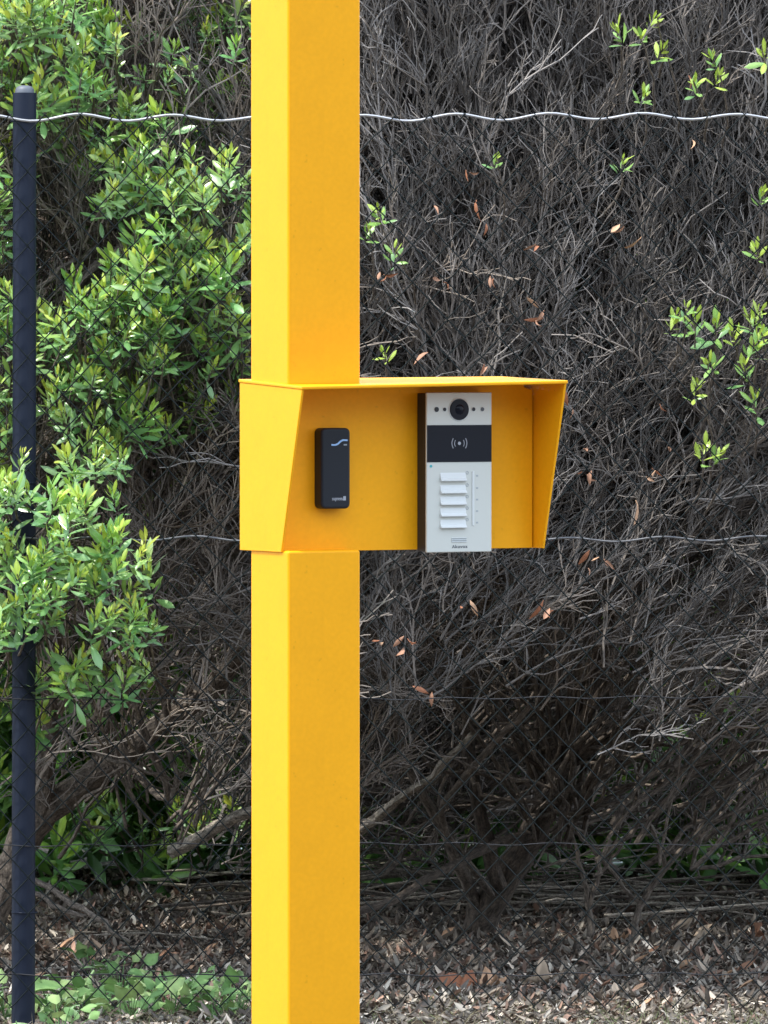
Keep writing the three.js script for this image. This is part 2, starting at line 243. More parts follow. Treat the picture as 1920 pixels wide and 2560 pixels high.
// ---------------------------------------------------------------- chain-link fence
const FENCE = 16.2;
{
  const g = thing('chain_link_fence', 'black chain-link fence with a dark round post and pale wavy top wire', 'fence', [0, 0, -FENCE]);
  const rp = 0.026, w = 0.0385, top = at(0, 296, FENCE).y, d = 0.082;
  for (const [x, lean, h] of [[at(58, 0, FENCE).x, 0.004, at(0, 232, FENCE).y], [at(58, 0, FENCE).x + 2.6, -0.004, at(0, 240, FENCE).y]]) {
    const p = part('post', tube([V(x - lean, -0.25, -0.034), V(x, h * 0.5, -0.034), V(x + lean * 0.6, h, -0.034)], [rp, rp, rp], 24), coated, g);
    part('post_cap', new THREE.LatheGeometry([[0, 0.014], [0.008, 0.0135], [0.016, 0.011], [0.0205, 0.005], [0.0215, -0.004], [0.0215, -0.02]].map((q) => new THREE.Vector2(...q)), 24).translate(x + lean * 0.6, h + 0.003, -0.034), capGrey, p);
    for (const y of [0.25, 0.75, 1.2, top]) part('tie', new THREE.TorusGeometry(rp + 0.002, 0.0017, 6, 24).rotateX(Math.PI / 2).translate(x, y - 0.006, -0.034), coated, p);
  }
  const strand = (flip) => {   // one zigzag wire of the weave, hooked into its neighbours
    const pts = [], n = Math.floor((top - 0.02) / (d / 2));
    for (let k = 0; k <= n; k++) { const s = (k % 2 ? -1 : 1) * flip, y = top - k * d / 2, z = s * 0.0018; pts.push(V(s * (w / 2 - 0.0035), y + d * 0.045, z - 0.001), V(s * (w / 2 + 0.0012), y, z + 0.0012), V(s * (w / 2 - 0.0035), y - d * 0.045, z - 0.001)); }
    return tube(pts, pts.map(() => 0.00138), 4);
  };
  const weave = [strand(1), strand(-1)], r = rngOf(77);
  for (let i = -70; i <= 70; i++) { const m = part('mesh_wire', weave[i & 1], meshCoat, g); m.position.set(i * w + 0.004 + (r() - 0.5) * 0.003, 0.007 + (r() - 0.5) * 0.003, (r() - 0.5) * 0.004); }
  const line = (y, radius, wave, mat, seed, name) => {
    const q = rngOf(seed), pts = [], ph = q() * 6; for (let x = -2.5; x <= 2.5; x += 0.02) pts.push(V(x, y + wave * Math.sin(x * 2 * Math.PI / 0.207 + ph) * (0.8 + 0.4 * noise.noise(x * 2, seed, 0)) + 0.006 * noise.noise(x * 1.1, seed * 3.1, 2), -0.0045 + 0.001 * Math.sin(x * 88)));
    return part(name, tube(pts, pts.map(() => radius), 7), mat, g);
  };
  line(top + 0.001, 0.0033, 0.0085, galvanised, 11, 'top_wire');
  line(at(0, 1346, FENCE).y, 0.0026, 0.006, dullWire, 12, 'line_wire');
  line(at(0, 1748, FENCE).y, 0.0013, 0.003, dimWire, 13, 'line_wire');
  line(at(0, 2114, FENCE).y, 0.0012, 0.003, dimWire, 14, 'line_wire');
  line(at(0, 2440, FENCE).y, 0.0014, 0.004, dimWire, 15, 'line_wire');
}

// ---------------------------------------------------------------- leaves and twigs
function leaf(L, W, curl, fold, widest = 0.62, wavy = 0, seed = 1) {   // a blade along +y, 16 triangles, paler along the midrib
  const rows = 4, pos = [], col = [], uv = [], idx = [], r = rngOf(seed);
  for (let i = 0; i <= rows; i++) {
    const t = i / rows, s = t < widest ? Math.sin(t / widest * Math.PI / 2) : Math.cos((t - widest) / (1 - widest) * Math.PI / 2), hw = Math.max(0.03, Math.pow(Math.max(0, s), 0.9)) * W / 2;
    const z = curl * L * t * t, y = L * t * (1 - 0.15 * Math.abs(curl) * t);
    for (const k of [-1, 0, 1]) { pos.push(k * hw, y, z + Math.abs(k) * fold * hw + (k ? wavy * (r() - 0.5) : 0)); uv.push(k / 2 + 0.5, t); const c = k ? 0.92 : 1.25; col.push(c, c, c); }
    if (i) for (let k = 0; k < 2; k++) { const a = (i - 1) * 3 + k, b = a + 3; idx.push(a, a + 1, b, a + 1, b + 1, b); }
  }
  const g = new THREE.BufferGeometry(); g.setAttribute('position', new THREE.Float32BufferAttribute(pos, 3)); g.setAttribute('color', new THREE.Float32BufferAttribute(col, 3)); g.setAttribute('uv', new THREE.Float32BufferAttribute(uv, 2)); g.setIndex(idx); g.computeVertexNormals(); return g;
}
const blades = [leaf(0.064, 0.019, 0.22, 0.25), leaf(0.060, 0.017, -0.15, 0.35), leaf(0.068, 0.020, 0.1, 0.15), leaf(0.056, 0.018, 0.35, 0.3)];
function whorl(seed, n, open = 1) {   // how the leaves of one shoot tip sit: { m, tone, kind }
  const r = rngOf(seed), out = [];
  for (let i = 0; i < n; i++) {
    const t = i / (n - 1), a = i * 2.4 + r() * 0.5, tilt = (0.22 + 1.1 * t) * open * (0.65 + 0.7 * r()), s = (0.45 + 0.5 * Math.sqrt(t)) * (0.65 + 0.6 * r());
    const m = new THREE.Matrix4().makeRotationY(a).multiply(new THREE.Matrix4().makeTranslation(0, -0.085 * t, 0.003)).multiply(new THREE.Matrix4().makeRotationX(tilt)).multiply(new THREE.Matrix4().makeRotationY((r() - 0.5) * 0.9)).multiply(new THREE.Matrix4().makeScale(s, s, s));
    out.push({ m, tone: t < 0.3 ? 0 : t < 0.68 ? 1 : 2, kind: Math.floor(r() * blades.length) });
  }
  return out;
}
const layouts = Array.from({ length: 10 }, (_, i) => whorl(100 + i, 14 + i % 4));
const shoots = layouts.map((l) => mergeGeometries([...l.map(({ m, tone, kind }) => { const g = blades[kind].clone().applyMatrix4(m), c = g.attributes.color, t = leafTone[tone]; for (let i = 0; i < c.count; i++) c.setXYZ(i, c.getX(i) * t.r, c.getY(i) * t.g, c.getZ(i) * t.b); return g; })]));
function spray(seed, len, kinks, sides) {   // a dry branchlet with side twigs
  const r = rngOf(seed), parts = [];
  const walk = (p, dir, L, r0, r1, n, level) => {
    const pts = [p.clone()], rad = [r0], d = dir.clone(), q = p.clone();
    for (let i = 1; i <= n; i++) {
      d.add(V(r() - 0.5, r() - 0.4, r() - 0.5).multiplyScalar(kinks)).normalize(); q.addScaledVector(d, L / n * (0.8 + 0.4 * r())); pts.push(q.clone()); rad.push(r0 + (r1 - r0) * i / n);
      if (level < 2 && i < n + (level ? 0 : 1) && r() < (level ? 0.55 : 0.95)) for (let s = 0; s < (level ? 1 : 1 + (r() < 0.5)); s++) {
        const o = V(r() - 0.5, r() * 0.6 - 0.1, r() - 0.5).normalize().multiplyScalar(0.9).add(d).normalize();
        walk(q.clone(), o, L * (0.28 + 0.32 * r()), rad[i] * 0.8, r1 * 0.75, level ? 3 : 4, level + 1);
      }
    }
    parts.push(tube(pts, rad, sides, false));
  };
  walk(V(0, 0, 0), V(0, 1, 0), len, 0.0029, 0.0017, 6, 0);
  return mergeGeometries(parts);
}
const sprays = Array.from({ length: 14 }, (_, i) => spray(300 + i, 0.27, 0.82, 3));
const skyGap = (p) => {   // openings in the crowns through which the sun reaches the ground
  const u = p.x - SUN.x / SUN.y * p.y, v = p.z - SUN.z / SUN.y * p.y; return v < -17.7 && v > -19.4 && noise.noise(u * 2.6, v * 2.6, 1.3) > -0.08;
};
function twigColour(r, warm = 0) { const g = 0.09 + 0.21 * Math.pow(r(), 1.6), b = r() * 0.4 + warm; return rgb(g * (1.06 + 0.22 * b), g * 0.97, g * (0.90 - 0.2 * b)); }

// ---------------------------------------------------------------- the dry shrub behind the fence
const DRY_BASE = at(1190, 2352, 18.6); DRY_BASE.y = 0.0;
{
  const g = thing('dry_shrub', 'large shrub of bare grey brown twigs behind the chain-link fence, few green shoots', 'shrub', DRY_BASE.toArray());
  const rel = (v) => v.clone().sub(DRY_BASE), r = rngOf(5);
  part('trunk', limb([V(-0.005, -0.1, 0), rel(at(1205, 2300, 18.6)), rel(at(1250, 2220, 18.55)), rel(at(1335, 2085, 18.5)), rel(at(1385, 1960, 18.4)), rel(at(1425, 1830, 18.3)), rel(at(1500, 1650, 18.2)), rel(at(1560, 1420, 18.0)), rel(at(1580, 1000, 17.9))], 0.046, 0.015, 21, 0.008, 10), trunkBark, g);
  const limbs = [
    [[1385, 1960, 18.4], [1470, 1880, 18.2], [1600, 1810, 18.0], [1760, 1750, 17.8], [1960, 1650, 17.6], 0.014, 0.008],
    [[1340, 2080, 18.5], [1230, 2120, 18.2], [1120, 2170, 18.0], [1000, 2240, 17.8], [880, 2290, 17.7], 0.014, 0.010],
    [[1250, 2220, 18.5], [1190, 2000, 18.4], [1170, 1800, 18.4], [1200, 1560, 18.2], [1270, 1300, 18.0], [1300, 900, 17.9], 0.019, 0.008],
    [[1330, 2090, 18.5], [1460, 1850, 18.7], [1540, 1560, 18.6], [1680, 1250, 18.4], [1800, 900, 18.3], 0.016, 0.007],
    [[1425, 1830, 18.3], [1600, 1600, 18.0], [1720, 1400, 17.7], [1900, 1250, 17.5], 0.013, 0.006],
    [[1205, 2300, 18.6], [1120, 2100, 18.4], [1010, 1880, 18.3], [960, 1600, 18.1], [940, 1200, 17.9], 0.016, 0.007],
    [[1500, 1650, 18.2], [1420, 1450, 17.9], [1350, 1200, 17.6], [1320, 700, 17.3], 0.011, 0.005],
    [[1385, 1960, 18.4], [1560, 1760, 17.9], [1680, 1560, 17.5], [1840, 1380, 17.2], 0.009, 0.005],
    [[1230, 2240, 18.5], [1100, 2040, 18.0], [1200, 1900, 17.6], [1330, 1760, 17.4], 0.010, 0.006],
    [[880, 2090, 18.4], [960, 2030, 18.3], [1080, 1940, 18.1], [1180, 1840, 18.0], 0.014, 0.009],
  ];
  limbs.forEach((l, i) => part('branch', limb(l.slice(0, -2).map((p) => rel(at(...p))), l.at(-2), l.at(-1), 40 + i, 0.012, 6, 4), i === 9 ? paleBark : i < 3 ? trunkBark : bark, g));
  for (let i = 0; i < 150; i++) {   // thinner branches fanning out of the trunk
    const low = i % 2, t0 = low ? (i % 3 ? at(1460 + 350 * r(), 2200 - 420 * r(), 17.7 + 0.9 * r()) : at(930 + 260 * r(), 2200 - 420 * r(), 18.75 + 0.5 * r())) : at(1300 + 160 * r(), 2120 - 330 * r(), 18.5 - 0.2 * r()), far = low ? t0.clone().add(V(0.25 + 0.35 * r(), 0.25 + 0.4 * r(), (r() - 0.4) * 0.6)) : at(860 + 1300 * r(), 1950 - 1500 * r(), 17.0 + 1.5 * r()), mid = t0.clone().lerp(far, 0.45).add(V((r() - 0.5) * 0.25, -0.06 + r() * 0.1, (r() - 0.5) * 0.3));
    part('branch', limb([rel(t0), rel(mid), rel(far)], 0.004 + 0.004 * r(), 0.0025, 400 + i, 0.022, 5, 6), bark, g);
  }
  const bins = sprays.map(() => []);
  for (let i = 0; i < 25000; i++) {
    const p = V(-0.42 + 2.9 * r(), 0.35 + 2.5 * r(), -16.83 - 2.3 * Math.pow(r(), 1.6));
    const fan = p.clone().sub(DRY_BASE).normalize(), edge = fbm(p.x * 1.5, p.y * 1.5, 4.4) * 0.6;
    if (skyGap(p) && r() < 0.93) continue;
    if (p.x < -0.05 && r() > 0.5 + (p.x + 0.05) * 1.3) continue;
    const low = (p.y - 0.42 - edge * 0.5 - Math.max(0, p.x - 0.35) * 0.4) / 0.5;                   // open below, where the trunk shows
    if (r() > 0.10 + 0.9 * Math.min(1, Math.max(0, low))) continue;
    if (fbm(p.x * 3.2, p.y * 3.2, p.z * 3.2, 3) < -0.16 && r() < 0.7) continue;
    if (p.z > -17.3 && p.y < 0.55 && r() < 0.93) continue;
    if (p.z > -18.5 && p.y < 0.8 && p.x > 0.08 && p.x < 0.5 && r() < 0.85) continue;             // the trunk stands clear
    const lean = Math.min(1, Math.max(0, (1.5 - p.y) / 0.8)), dir = fan.multiplyScalar(1.1 + 0.5 * lean).add(V(r() - 0.5 + 0.45 * lean, r() - 0.5, (r() - 0.4) * (1 - 0.4 * lean)).multiplyScalar(1.25)); dir.y += 0.3 * lean; if (p.y > 1.5) dir.y += 0.5; if (p.z > -17.15) dir.z = Math.min(dir.z, 0.12);
    bins[Math.floor(r() * sprays.length)].push({ m: place(p.sub(DRY_BASE), dir, r() * 6.28, 0.7 + 0.6 * r()), c: twigColour(r) });
  }
  for (let i = 0; i < 2600; i++) {   // tangle low behind the trunk
    const p = V(-0.5 + 2.9 * r(), 0.12 + 1.1 * r(), -18.8 - 1.0 * r()); if (p.x > 0.55 && p.y > 0.2) continue;
    bins[i % sprays.length].push({ m: place(p.clone().sub(DRY_BASE), V(r() - 0.3, r(), r() - 0.5), r() * 6.28, 0.9 + 0.7 * r()), c: twigColour(r) });
  }
  bins.forEach((b, i) => stuff('twigs', sprays[i], twigMat, b, g));
  // shoots that are still green, read off the photograph
  const tips = [[1660, 120], [1540, 70], [1600, 90], [1640, 45], [1775, 140], [1735, 205], [1800, 190], [1610, 235], [1715, 770], [1690, 790], [1790, 805], [1870, 785], [1830, 830], [1905, 830], [1740, 800], [1900, 780], [1885, 860], [1770, 905], [1745, 960], [1860, 910], [1885, 990], [1765, 1115], [1800, 1130], [1905, 480], [1890, 620], [945, 530], [925, 575], [960, 880], [985, 620], [1240, 395], [1905, 130], [1560, 400], [1780, 1700], [1760, 1790], [1700, 1830], [1840, 1740]];
  tips.forEach(([x, y], i) => {
    const p = at(x, y, y > 1600 ? 17.3 : 16.50 + 0.1 * r()), dir = V(r() - 0.5, 0.5 + 0.5 * r(), 0.5 + 0.4 * r()), M = place(rel(p), dir, r() * 6.28, (x > 1650 && y > 700 && y < 1000 ? 0.78 : 0.58) + 0.27 * r());
    layouts[i % layouts.length].forEach(({ m, tone, kind }, j) => { if (j % 6 === 5 || j > 11) return; const o = part('leaf', blades[kind], leafMat[i % 3 ? tone : Math.max(0, tone - 1)], g); o.applyMatrix4(new THREE.Matrix4().multiplyMatrices(M, m)); });
    const q = rel(p), e = q.clone().add(V((r() - 0.5) * 0.1, -0.12 - 0.1 * r(), -0.18 - 0.1 * r()));
    part('twig', limb([e, e.clone().lerp(q, 0.5).add(V(0.015, -0.01, 0)), q], 0.003, 0.002, 700 + i, 0.006, 5, 3), bark, g);
  });
  // withered leaves still hanging
  const dry = [leaf(0.06, 0.02, 0.5, 0.8, 0.5, 0.006, 3), leaf(0.05, 0.016, -0.6, 0.9, 0.5, 0.006, 4), leaf(0.07, 0.022, 0.8, 0.5, 0.5, 0.01, 5)];
  const hung = [[1165, 425], [1085, 515], [1190, 500], [1350, 770], [1340, 800], [1360, 795], [950, 680], [965, 690], [1555, 620], [1225, 690], [1650, 1010], [1680, 1120], [1630, 1170], [1615, 1190], [1470, 1120], [1460, 1180], [1480, 1175], [1475, 1375], [1500, 1390], [1470, 1420], [1360, 1500], [1375, 1520], [1150, 1515], [1175, 1500], [1010, 1590], [1025, 1605], [1010, 1620], [950, 1600], [1730, 350], [1070, 880], [1210, 910], [1080, 1730], [1030, 1715], [1550, 560], [1430, 1020], [1400, 960], [1340, 610], [1720, 190], [1590, 1250], [1100, 700], [1215, 560]];
  hung.forEach(([x, y], i) => { for (let k = 0; k < 1 + (i % 3 === 0); k++) { const o = part('withered_leaf', dry[(i + k) % 3], dryMat[[2, 0, 2, 1, 0][(i + k) % 5]], g), s = 0.38 + 0.32 * r(); o.applyMatrix4(place(rel(at(x + k * 9, y + k * 6, 16.53 + 0.06 * r())), V(r() - 0.5, r() - 0.9, 0.3), r() * 6.28, s)); } });
}

// ---------------------------------------------------------------- the leafy shrub on the left
const LEAFY_BASE = at(-60, 2340, 18.4); LEAFY_BASE.y = 0;
{
  const g = thing('leafy_shrub', 'green leafy shrub growing through the fence round the dark fence post', 'shrub', LEAFY_BASE.toArray());
  const rel = (v) => v.clone().sub(LEAFY_BASE), r = rngOf(9);
  part('trunk', limb([V(-0.02, -0.1, 0), rel(at(20, 2180, 18.4)), rel(at(95, 2050, 18.35)), rel(at(200, 1965, 18.3)), rel(at(300, 1895, 18.2)), rel(at(420, 1800, 18.1)), rel(at(560, 1690, 18.0)), rel(at(640, 1400, 17.8)), rel(at(600, 1000, 17.6))], 0.045, 0.016, 31, 0.008, 10), bark, g);
  const limbs = [
    [[95, 2050, 18.35], [120, 1880, 18.2], [130, 1700, 18.0], [160, 1450, 17.6], [210, 1100, 17.3], [260, 700, 17.1], 0.026, 0.010],
    [[60, 860, 17.0], [180, 720, 16.95], [330, 600, 16.9], [460, 480, 16.95], [540, 320, 17.0], [560, 60, 17.0], 0.017, 0.008],
    [[250, 620, 16.95], [180, 660, 16.9], [60, 740, 16.85], 0.010, 0.006],
    [[300, 1895, 18.2], [420, 2000, 18.0], [300, 1700, 17.9], [200, 1500, 17.6], 0.012, 0.007],
    [[420, 1800, 18.1], [380, 1600, 17.8], [420, 1300, 17.4], [380, 1000, 17.1], 0.012, 0.006],
    [[430, 2130, 18.3], [540, 2070, 18.2], [640, 2020, 18.1], [760, 1960, 18.0], 0.018, 0.012],
    [[60, 200, 17.0], [120, 130, 16.9], [170, 20, 16.9], [200, -80, 16.9], 0.010, 0.006],
    [[150, 1820, 17.6], [240, 1880, 17.5], [310, 1910, 17.4], [430, 1950, 17.5], 0.006, 0.004],
    [[360, 1600, 17.0], [440, 1640, 17.1], [560, 1690, 17.2], [640, 1760, 17.3], 0.005, 0.003],
    [[60, 2190, 17.3], [180, 2260, 17.2], [260, 2310, 17.1], [320, 2360, 17.1], 0.008, 0.005],
    [[80, 2235, 17.4], [150, 2270, 17.3], [210, 2290, 17.2], 0.007, 0.005],
    [[420, 1870, 17.6], [440, 1940, 17.6], [430, 2010, 17.6], 0.007, 0.005],
  ];
  limbs.forEach((l, i) => part('branch', limb(l.slice(0, -2).map((p) => rel(at(...p))), l.at(-2), l.at(-1), 60 + i, 0.01, 6, 4), i === 5 ? paleBark : bark, g));
  for (let i = 0; i < 70; i++) {
    const t0 = at(120 + 380 * r(), 2150 - 700 * r(), 17.6 + 0.7 * r()), far = t0.clone().add(V((r() - 0.4) * 0.6, 0.1 + r() * 0.5, (r() - 0.3) * 0.8)), mid = t0.clone().lerp(far, 0.5).add(V((r() - 0.5) * 0.1, (r() - 0.5) * 0.1, 0));
    part('branch', limb([rel(t0), rel(mid), rel(far)], 0.003 + 0.003 * r(), 0.002, 900 + i, 0.015, 5, 5), bark, g);
  }
  const bins = sprays.map(() => []);
  for (let i = 0; i < 13000; i++) {
    const p = V(-2.6 + 2.5 * r(), 0.3 + 2.6 * r(), -16.85 - 2.2 * Math.pow(r(), 1.4)), low = (p.y - 0.55 - 0.4 * fbm(p.x * 2, p.y * 2, 8)) / 0.5;
    if (r() > 0.08 + 0.92 * Math.min(1, Math.max(0, low))) continue;
    if (skyGap(p) && r() < 0.93) continue;
    if (fbm(p.x * 3.2, p.y * 3.2, p.z * 3.2 + 9, 3) < -0.12 && r() < 0.75) continue;
    const fan = p.clone().sub(LEAFY_BASE).normalize().add(V(r() - 0.5, r() - 0.3, r() - 0.3).multiplyScalar(1.5)); if (p.z > -17.2) fan.z = Math.min(fan.z, 0.12);
    bins[Math.floor(r() * sprays.length)].push({ m: place(p.sub(LEAFY_BASE), fan, r() * 6.28, 0.7 + 0.6 * r()), c: twigColour(r, 0.3) });
  }
  bins.forEach((b, i) => stuff('twigs', sprays[i], twigMat, b, g));
  // clumps of leaves: centre, half size in pixels of the photograph, near and far depth, number of shoots
  const clumps = [
    [110, 90, 190, 170, 16.46, 16.85, 84], [440, 150, 170, 200, 16.7, 17.1, 28], [240, 330, 170, 130, 16.62, 17.0, 30], [330, 430, 110, 100, 16.53, 16.8, 24], [520, 520, 130, 160, 16.5, 16.9, 40], [430, 690, 170, 150, 16.48, 16.85, 60], [250, 830, 190, 150, 16.48, 16.85, 66], [560, 840, 70, 140, 16.6, 16.9, 14], [430, 960, 150, 110, 16.6, 16.9, 24], [20, 560, 60, 260, 16.6, 16.9, 18], [20, 950, 60, 200, 16.6, 16.9, 20], [220, 1040, 120, 120, 16.55, 16.8, 20],
    [-250, 500, 260, 700, 16.6, 17.1, 130], [-250, 1400, 260, 300, 16.4, 16.9, 60], [600, 120, 80, 140, 16.7, 17.0, 8],
    [380, 1960, 260, 160, 18.9, 19.4, 22], [120, 1750, 150, 90, 16.9, 17.3, 10],
  ];
  const near = [[110, 1320, 190, 160, 15.92, 16.14, 42], [40, 1480, 130, 120, 15.95, 16.16, 22], [290, 1400, 100, 90, 15.98, 16.16, 10], [310, 1545, 85, 70, 15.98, 16.16, 11], [330, 1665, 90, 50, 16.1, 16.4, 5], [150, 1640, 140, 60, 16.1, 16.4, 9], [240, 1170, 90, 80, 16.08, 16.2, 8], [30, 1180, 60, 60, 16.0, 16.16, 5]];
  const lot = shoots.map(() => []), tips = [];
  const sow = ([cx, cy, rx, ry, z0, z1, n], front) => { for (let i = 0; i < n; i++) { let a, b; do { a = r() * 2 - 1; b = r() * 2 - 1; } while (a * a + b * b > 1); const p = at(cx + a * rx, cy + b * ry, z0 + (z1 - z0) * r()); tips.push({ p, dir: V((r() - 0.5) * 1.1 + a * 0.3, 0.9 - b * 0.2, 0.25 + 0.7 * r()), s: 0.58 + 0.48 * r(), front: front ? -p.z : 99 }); } };
  near.forEach((c) => sow(c, true)); clumps.forEach((c) => sow(c, false));
  tips.sort((a, b) => a.front - b.front);
  let single = 0; const stems = [];
  tips.forEach(({ p, dir, s, front }, i) => {
    const k = i % shoots.length, M = place(rel(p), dir, r() * 6.28, s), v = 0.8 + 0.4 * r();
    if (front < 90 && single + layouts[k].length <= 300) layouts[k].forEach(({ m, tone, kind }) => { single++; part('leaf', blades[kind], leafMat[tone], g).applyMatrix4(new THREE.Matrix4().multiplyMatrices(M, m)); });
    else lot[k].push({ m: M, c: rgb(v * (0.85 + 0.4 * r()), v, v) });
    const q = rel(p), e = q.clone().addScaledVector(dir, -0.1).add(V((r() - 0.5) * 0.08, -0.1 * r(), front < 90 ? -0.3 : -0.15));
    stems.push(limb([e, e.clone().lerp(q, 0.5).add(V((r() - 0.5) * 0.03, -0.015, 0)), q], 0.0032, 0.0018, 5000 + i, 0.004, 4, 2));
  });
  lot.forEach((b, i) => stuff('foliage', shoots[i], massMat, b, g));
  const st = part('stems', mergeGeometries(stems), bark, g); st.userData.kind = 'stuff';
}

// ---------------------------------------------------------------- thicket behind both shrubs
{
  const r = rngOf(15), bins = shoots.map(() => []);
  for (let i = 0; i < 22000; i++) {
    const p = V((r() - 0.5) * 9, 0.1 + 3.6 * r(), -19.9 - 1.9 * r()), v = 0.6 + 0.5 * r();
    bins[i % shoots.length].push({ m: place(p, V(r() - 0.5, 0.6, r()), r() * 6.28, 1.5 + 0.8 * r()), c: rgb(v * 0.9, v, v * 0.9) });
  }
  const g = new THREE.Group(); g.name = 'thicket'; g.userData = { kind: 'stuff', label: 'dark mass of leaves closing in behind and above the twiggy shrubs', category: 'thicket' }; scene.add(g);
  for (let i = 0; i < 5500; i++) {   // the crowns close overhead, above the picture
    const p = V(-5 + 8.5 * r(), 2.45 + 0.9 * r(), -18.0 - 2.9 * r()), v = 0.6 + 0.5 * r(); if (skyGap(p)) continue;
    bins[i % shoots.length].push({ m: place(p, V(r() - 0.5, 0.8, r() - 0.3), r() * 6.28, 1.3 + 0.7 * r()), c: rgb(v * 0.95, v, v * 0.9) });
  }
  bins.forEach((b, i) => stuff('thicket_leaves', shoots[i], massMat, b, g));
}

// ---------------------------------------------------------------- ground litter
const soilHeight = (x, z) => -0.02 + 0.03 * fbm(x * 1.7, z * 1.7, 3) + 0.012 * noise.noise(x * 9, z * 9, 5);
{
  const r = rngOf(25), kinds = [leaf(0.06, 0.022, 0.35, 0.5, 0.5, 0.006, 6), leaf(0.05, 0.026, -0.3, 0.3, 0.5, 0.008, 7), leaf(0.07, 0.018, 0.6, 0.7, 0.5, 0.008, 8), leaf(0.045, 0.02, 0.2, 0.2, 0.45, 0.01, 9)];
  const tones = [[0.17, 0.13, 0.10], [0.32, 0.26, 0.20], [0.46, 0.38, 0.30], [0.11, 0.09, 0.075], [0.26, 0.22, 0.18], [0.52, 0.46, 0.38], [0.28, 0.17, 0.12]];
  const g = new THREE.Group(); g.name = 'leaf_litter'; g.userData = { kind: 'stuff', label: 'brown fallen leaves and chips covering the soil under the shrubs', category: 'leaf litter' }; scene.add(g);
  const bins = kinds.map(() => []);
  for (let i = 0; i < 160000; i++) {
    const x = (r() - 0.5) * 5.2, z = -15.4 - 5.4 * r(), t = tones[Math.floor(r() * tones.length)], v = r() < 0.22 ? 1.1 + 0.6 * r() : 0.35 + 0.8 * r() * r();
    if (z > -16.6 && r() < 0.6) continue;
    bins[i % kinds.length].push({ m: lay(V(x, soilHeight(x, z) + 0.004 + 0.016 * r(), z), r() * 6.28, (r() - 0.4) * 0.8, (r() - 0.5) * 1.5 + (r() < 0.4 ? Math.PI : 0), (0.26 + 0.55 * r() * r() + 0.14 * r()) * (z > -16.35 ? 0.7 : 1)), c: rgb(t[0] * v, t[1] * v, t[2] * v) });
  }
  bins.forEach((b, i) => stuff('litter', kinds[i], litterMat, b, g));
  const chip = new THREE.DodecahedronGeometry(0.012, 0).scale(1, 0.55, 0.8), chips = [];
  for (let i = 0; i < 26000; i++) { const front = r() < 0.55, x = (r() - 0.5) * 5.2, z = front ? -15.3 - 1.4 * r() : -16.2 - 2.6 * r(), v = front ? 0.10 + 0.26 * r() * r() : 0.2 + 0.5 * r() * r(); chips.push({ m: place(V(x, soilHeight(x, z) + 0.004, z), V(r() - 0.5, 2, r() - 0.5), r() * 6.28, (0.3 + 0.8 * r() * r()) * (front ? 0.75 : 1)), c: rgb(v * 1.06, v * 0.94, v * 0.79) }); }
  const pebbles = stuff('gravel', chip, new THREE.MeshStandardMaterial({ color: 0xffffff, roughness: 0.9 }), chips, scene); pebbles.name = 'gravel'; tag(pebbles, 'small pale gravel scattered over the soil', 'gravel');
  const sliver = new THREE.ConeGeometry(0.0012, 0.05, 3).translate(0, 0.025, 0), dryGrass = [];
  for (let i = 0; i < 9000; i++) { const x = (r() - 0.5) * 5, z = -15.3 - 1.5 * Math.pow(r(), 1.3), v = 0.7 + 0.6 * r(); dryGrass.push({ m: place(V(x, soilHeight(x, z), z), V((r() - 0.5) * 2.4, 0.45 + r() * 0.6, (r() - 0.5) * 2), 0, 0.5 + 0.8 * r()), c: r() < 0.35 ? rgb(0.20 * v, 0.24 * v, 0.10 * v) : rgb(0.36 * v, 0.31 * v, 0.20 * v) }); }
  tag(stuff('dry_grass', sliver, new THREE.MeshStandardMaterial({ color: 0xffffff, roughness: 0.9, side: THREE.DoubleSide }), dryGrass, scene), 'thin dry grass blades in front of the fence', 'grass');
  // single fallen leaves and stones that stand out
  const lobed = (size, seed) => {   // a dry lobed leaf, crumpled and curled up at its rim
    const pos = [], col = [], idx = [], A = 30, R = 4, q = rngOf(seed);
    for (let j = 0; j <= R; j++) for (let i = 0; i < A; i++) {
      const a = i / A * 2 * Math.PI, t = j / R, rad = size * t * (0.42 + 0.58 * Math.pow(Math.abs(Math.cos(a * 2.5 + 0.4)), 0.7)) * (Math.cos(a) < -0.85 ? 0.5 : 1) * (j === R ? 0.9 + 0.2 * q() : 1);
      const x = Math.sin(a) * rad * 0.85, y = Math.cos(a) * rad + size * 0.8, c = 0.75 + 0.5 * q();
      pos.push(x, y, t * t * size * (0.35 + 0.9 * noise.noise(Math.cos(a) * 1.6 + seed, Math.sin(a) * 1.6, seed * 0.7)) + (q() - 0.5) * size * 0.05 * t); col.push(c, c, c);
      if (j) { const b = j * A + i, n = j * A + (i + 1) % A; idx.push(b - A, n - A, b, n - A, n, b); }
    }
    const g = new THREE.BufferGeometry(); g.setAttribute('position', new THREE.Float32BufferAttribute(pos, 3)); g.setAttribute('color', new THREE.Float32BufferAttribute(col, 3)); g.setAttribute('uv', new THREE.Float32BufferAttribute(pos.filter((_, i) => i % 3 < 2), 2)); g.setIndex(idx); g.computeVertexNormals(); return g;
  };
  const big = [lobed(0.062, 16), lobed(0.050, 19), leaf(0.09, 0.035, 0.4, 0.6, 0.5, 0.012, 18)];
  const fallen = (x, y, k, mat, label, s = 1, tilt = 0.25, group) => { const d = Math.min(21, (EYE + 0.02) * FOCAL / (y - HORIZON)), p = at(x, y, d); p.y = soilHeight(p.x, p.z) + 0.012; const m = shadows(new THREE.Mesh(big[k], dryMat[mat])); m.name = numbered('fallen_leaf'); m.applyMatrix4(lay(p, tilt < 1 ? -1.5 + (r() - 0.5) * 0.9 : r() * 6, tilt, (r() - 0.5) * 0.9, s)); scene.add(m); tag(m, label, 'leaf', group); };
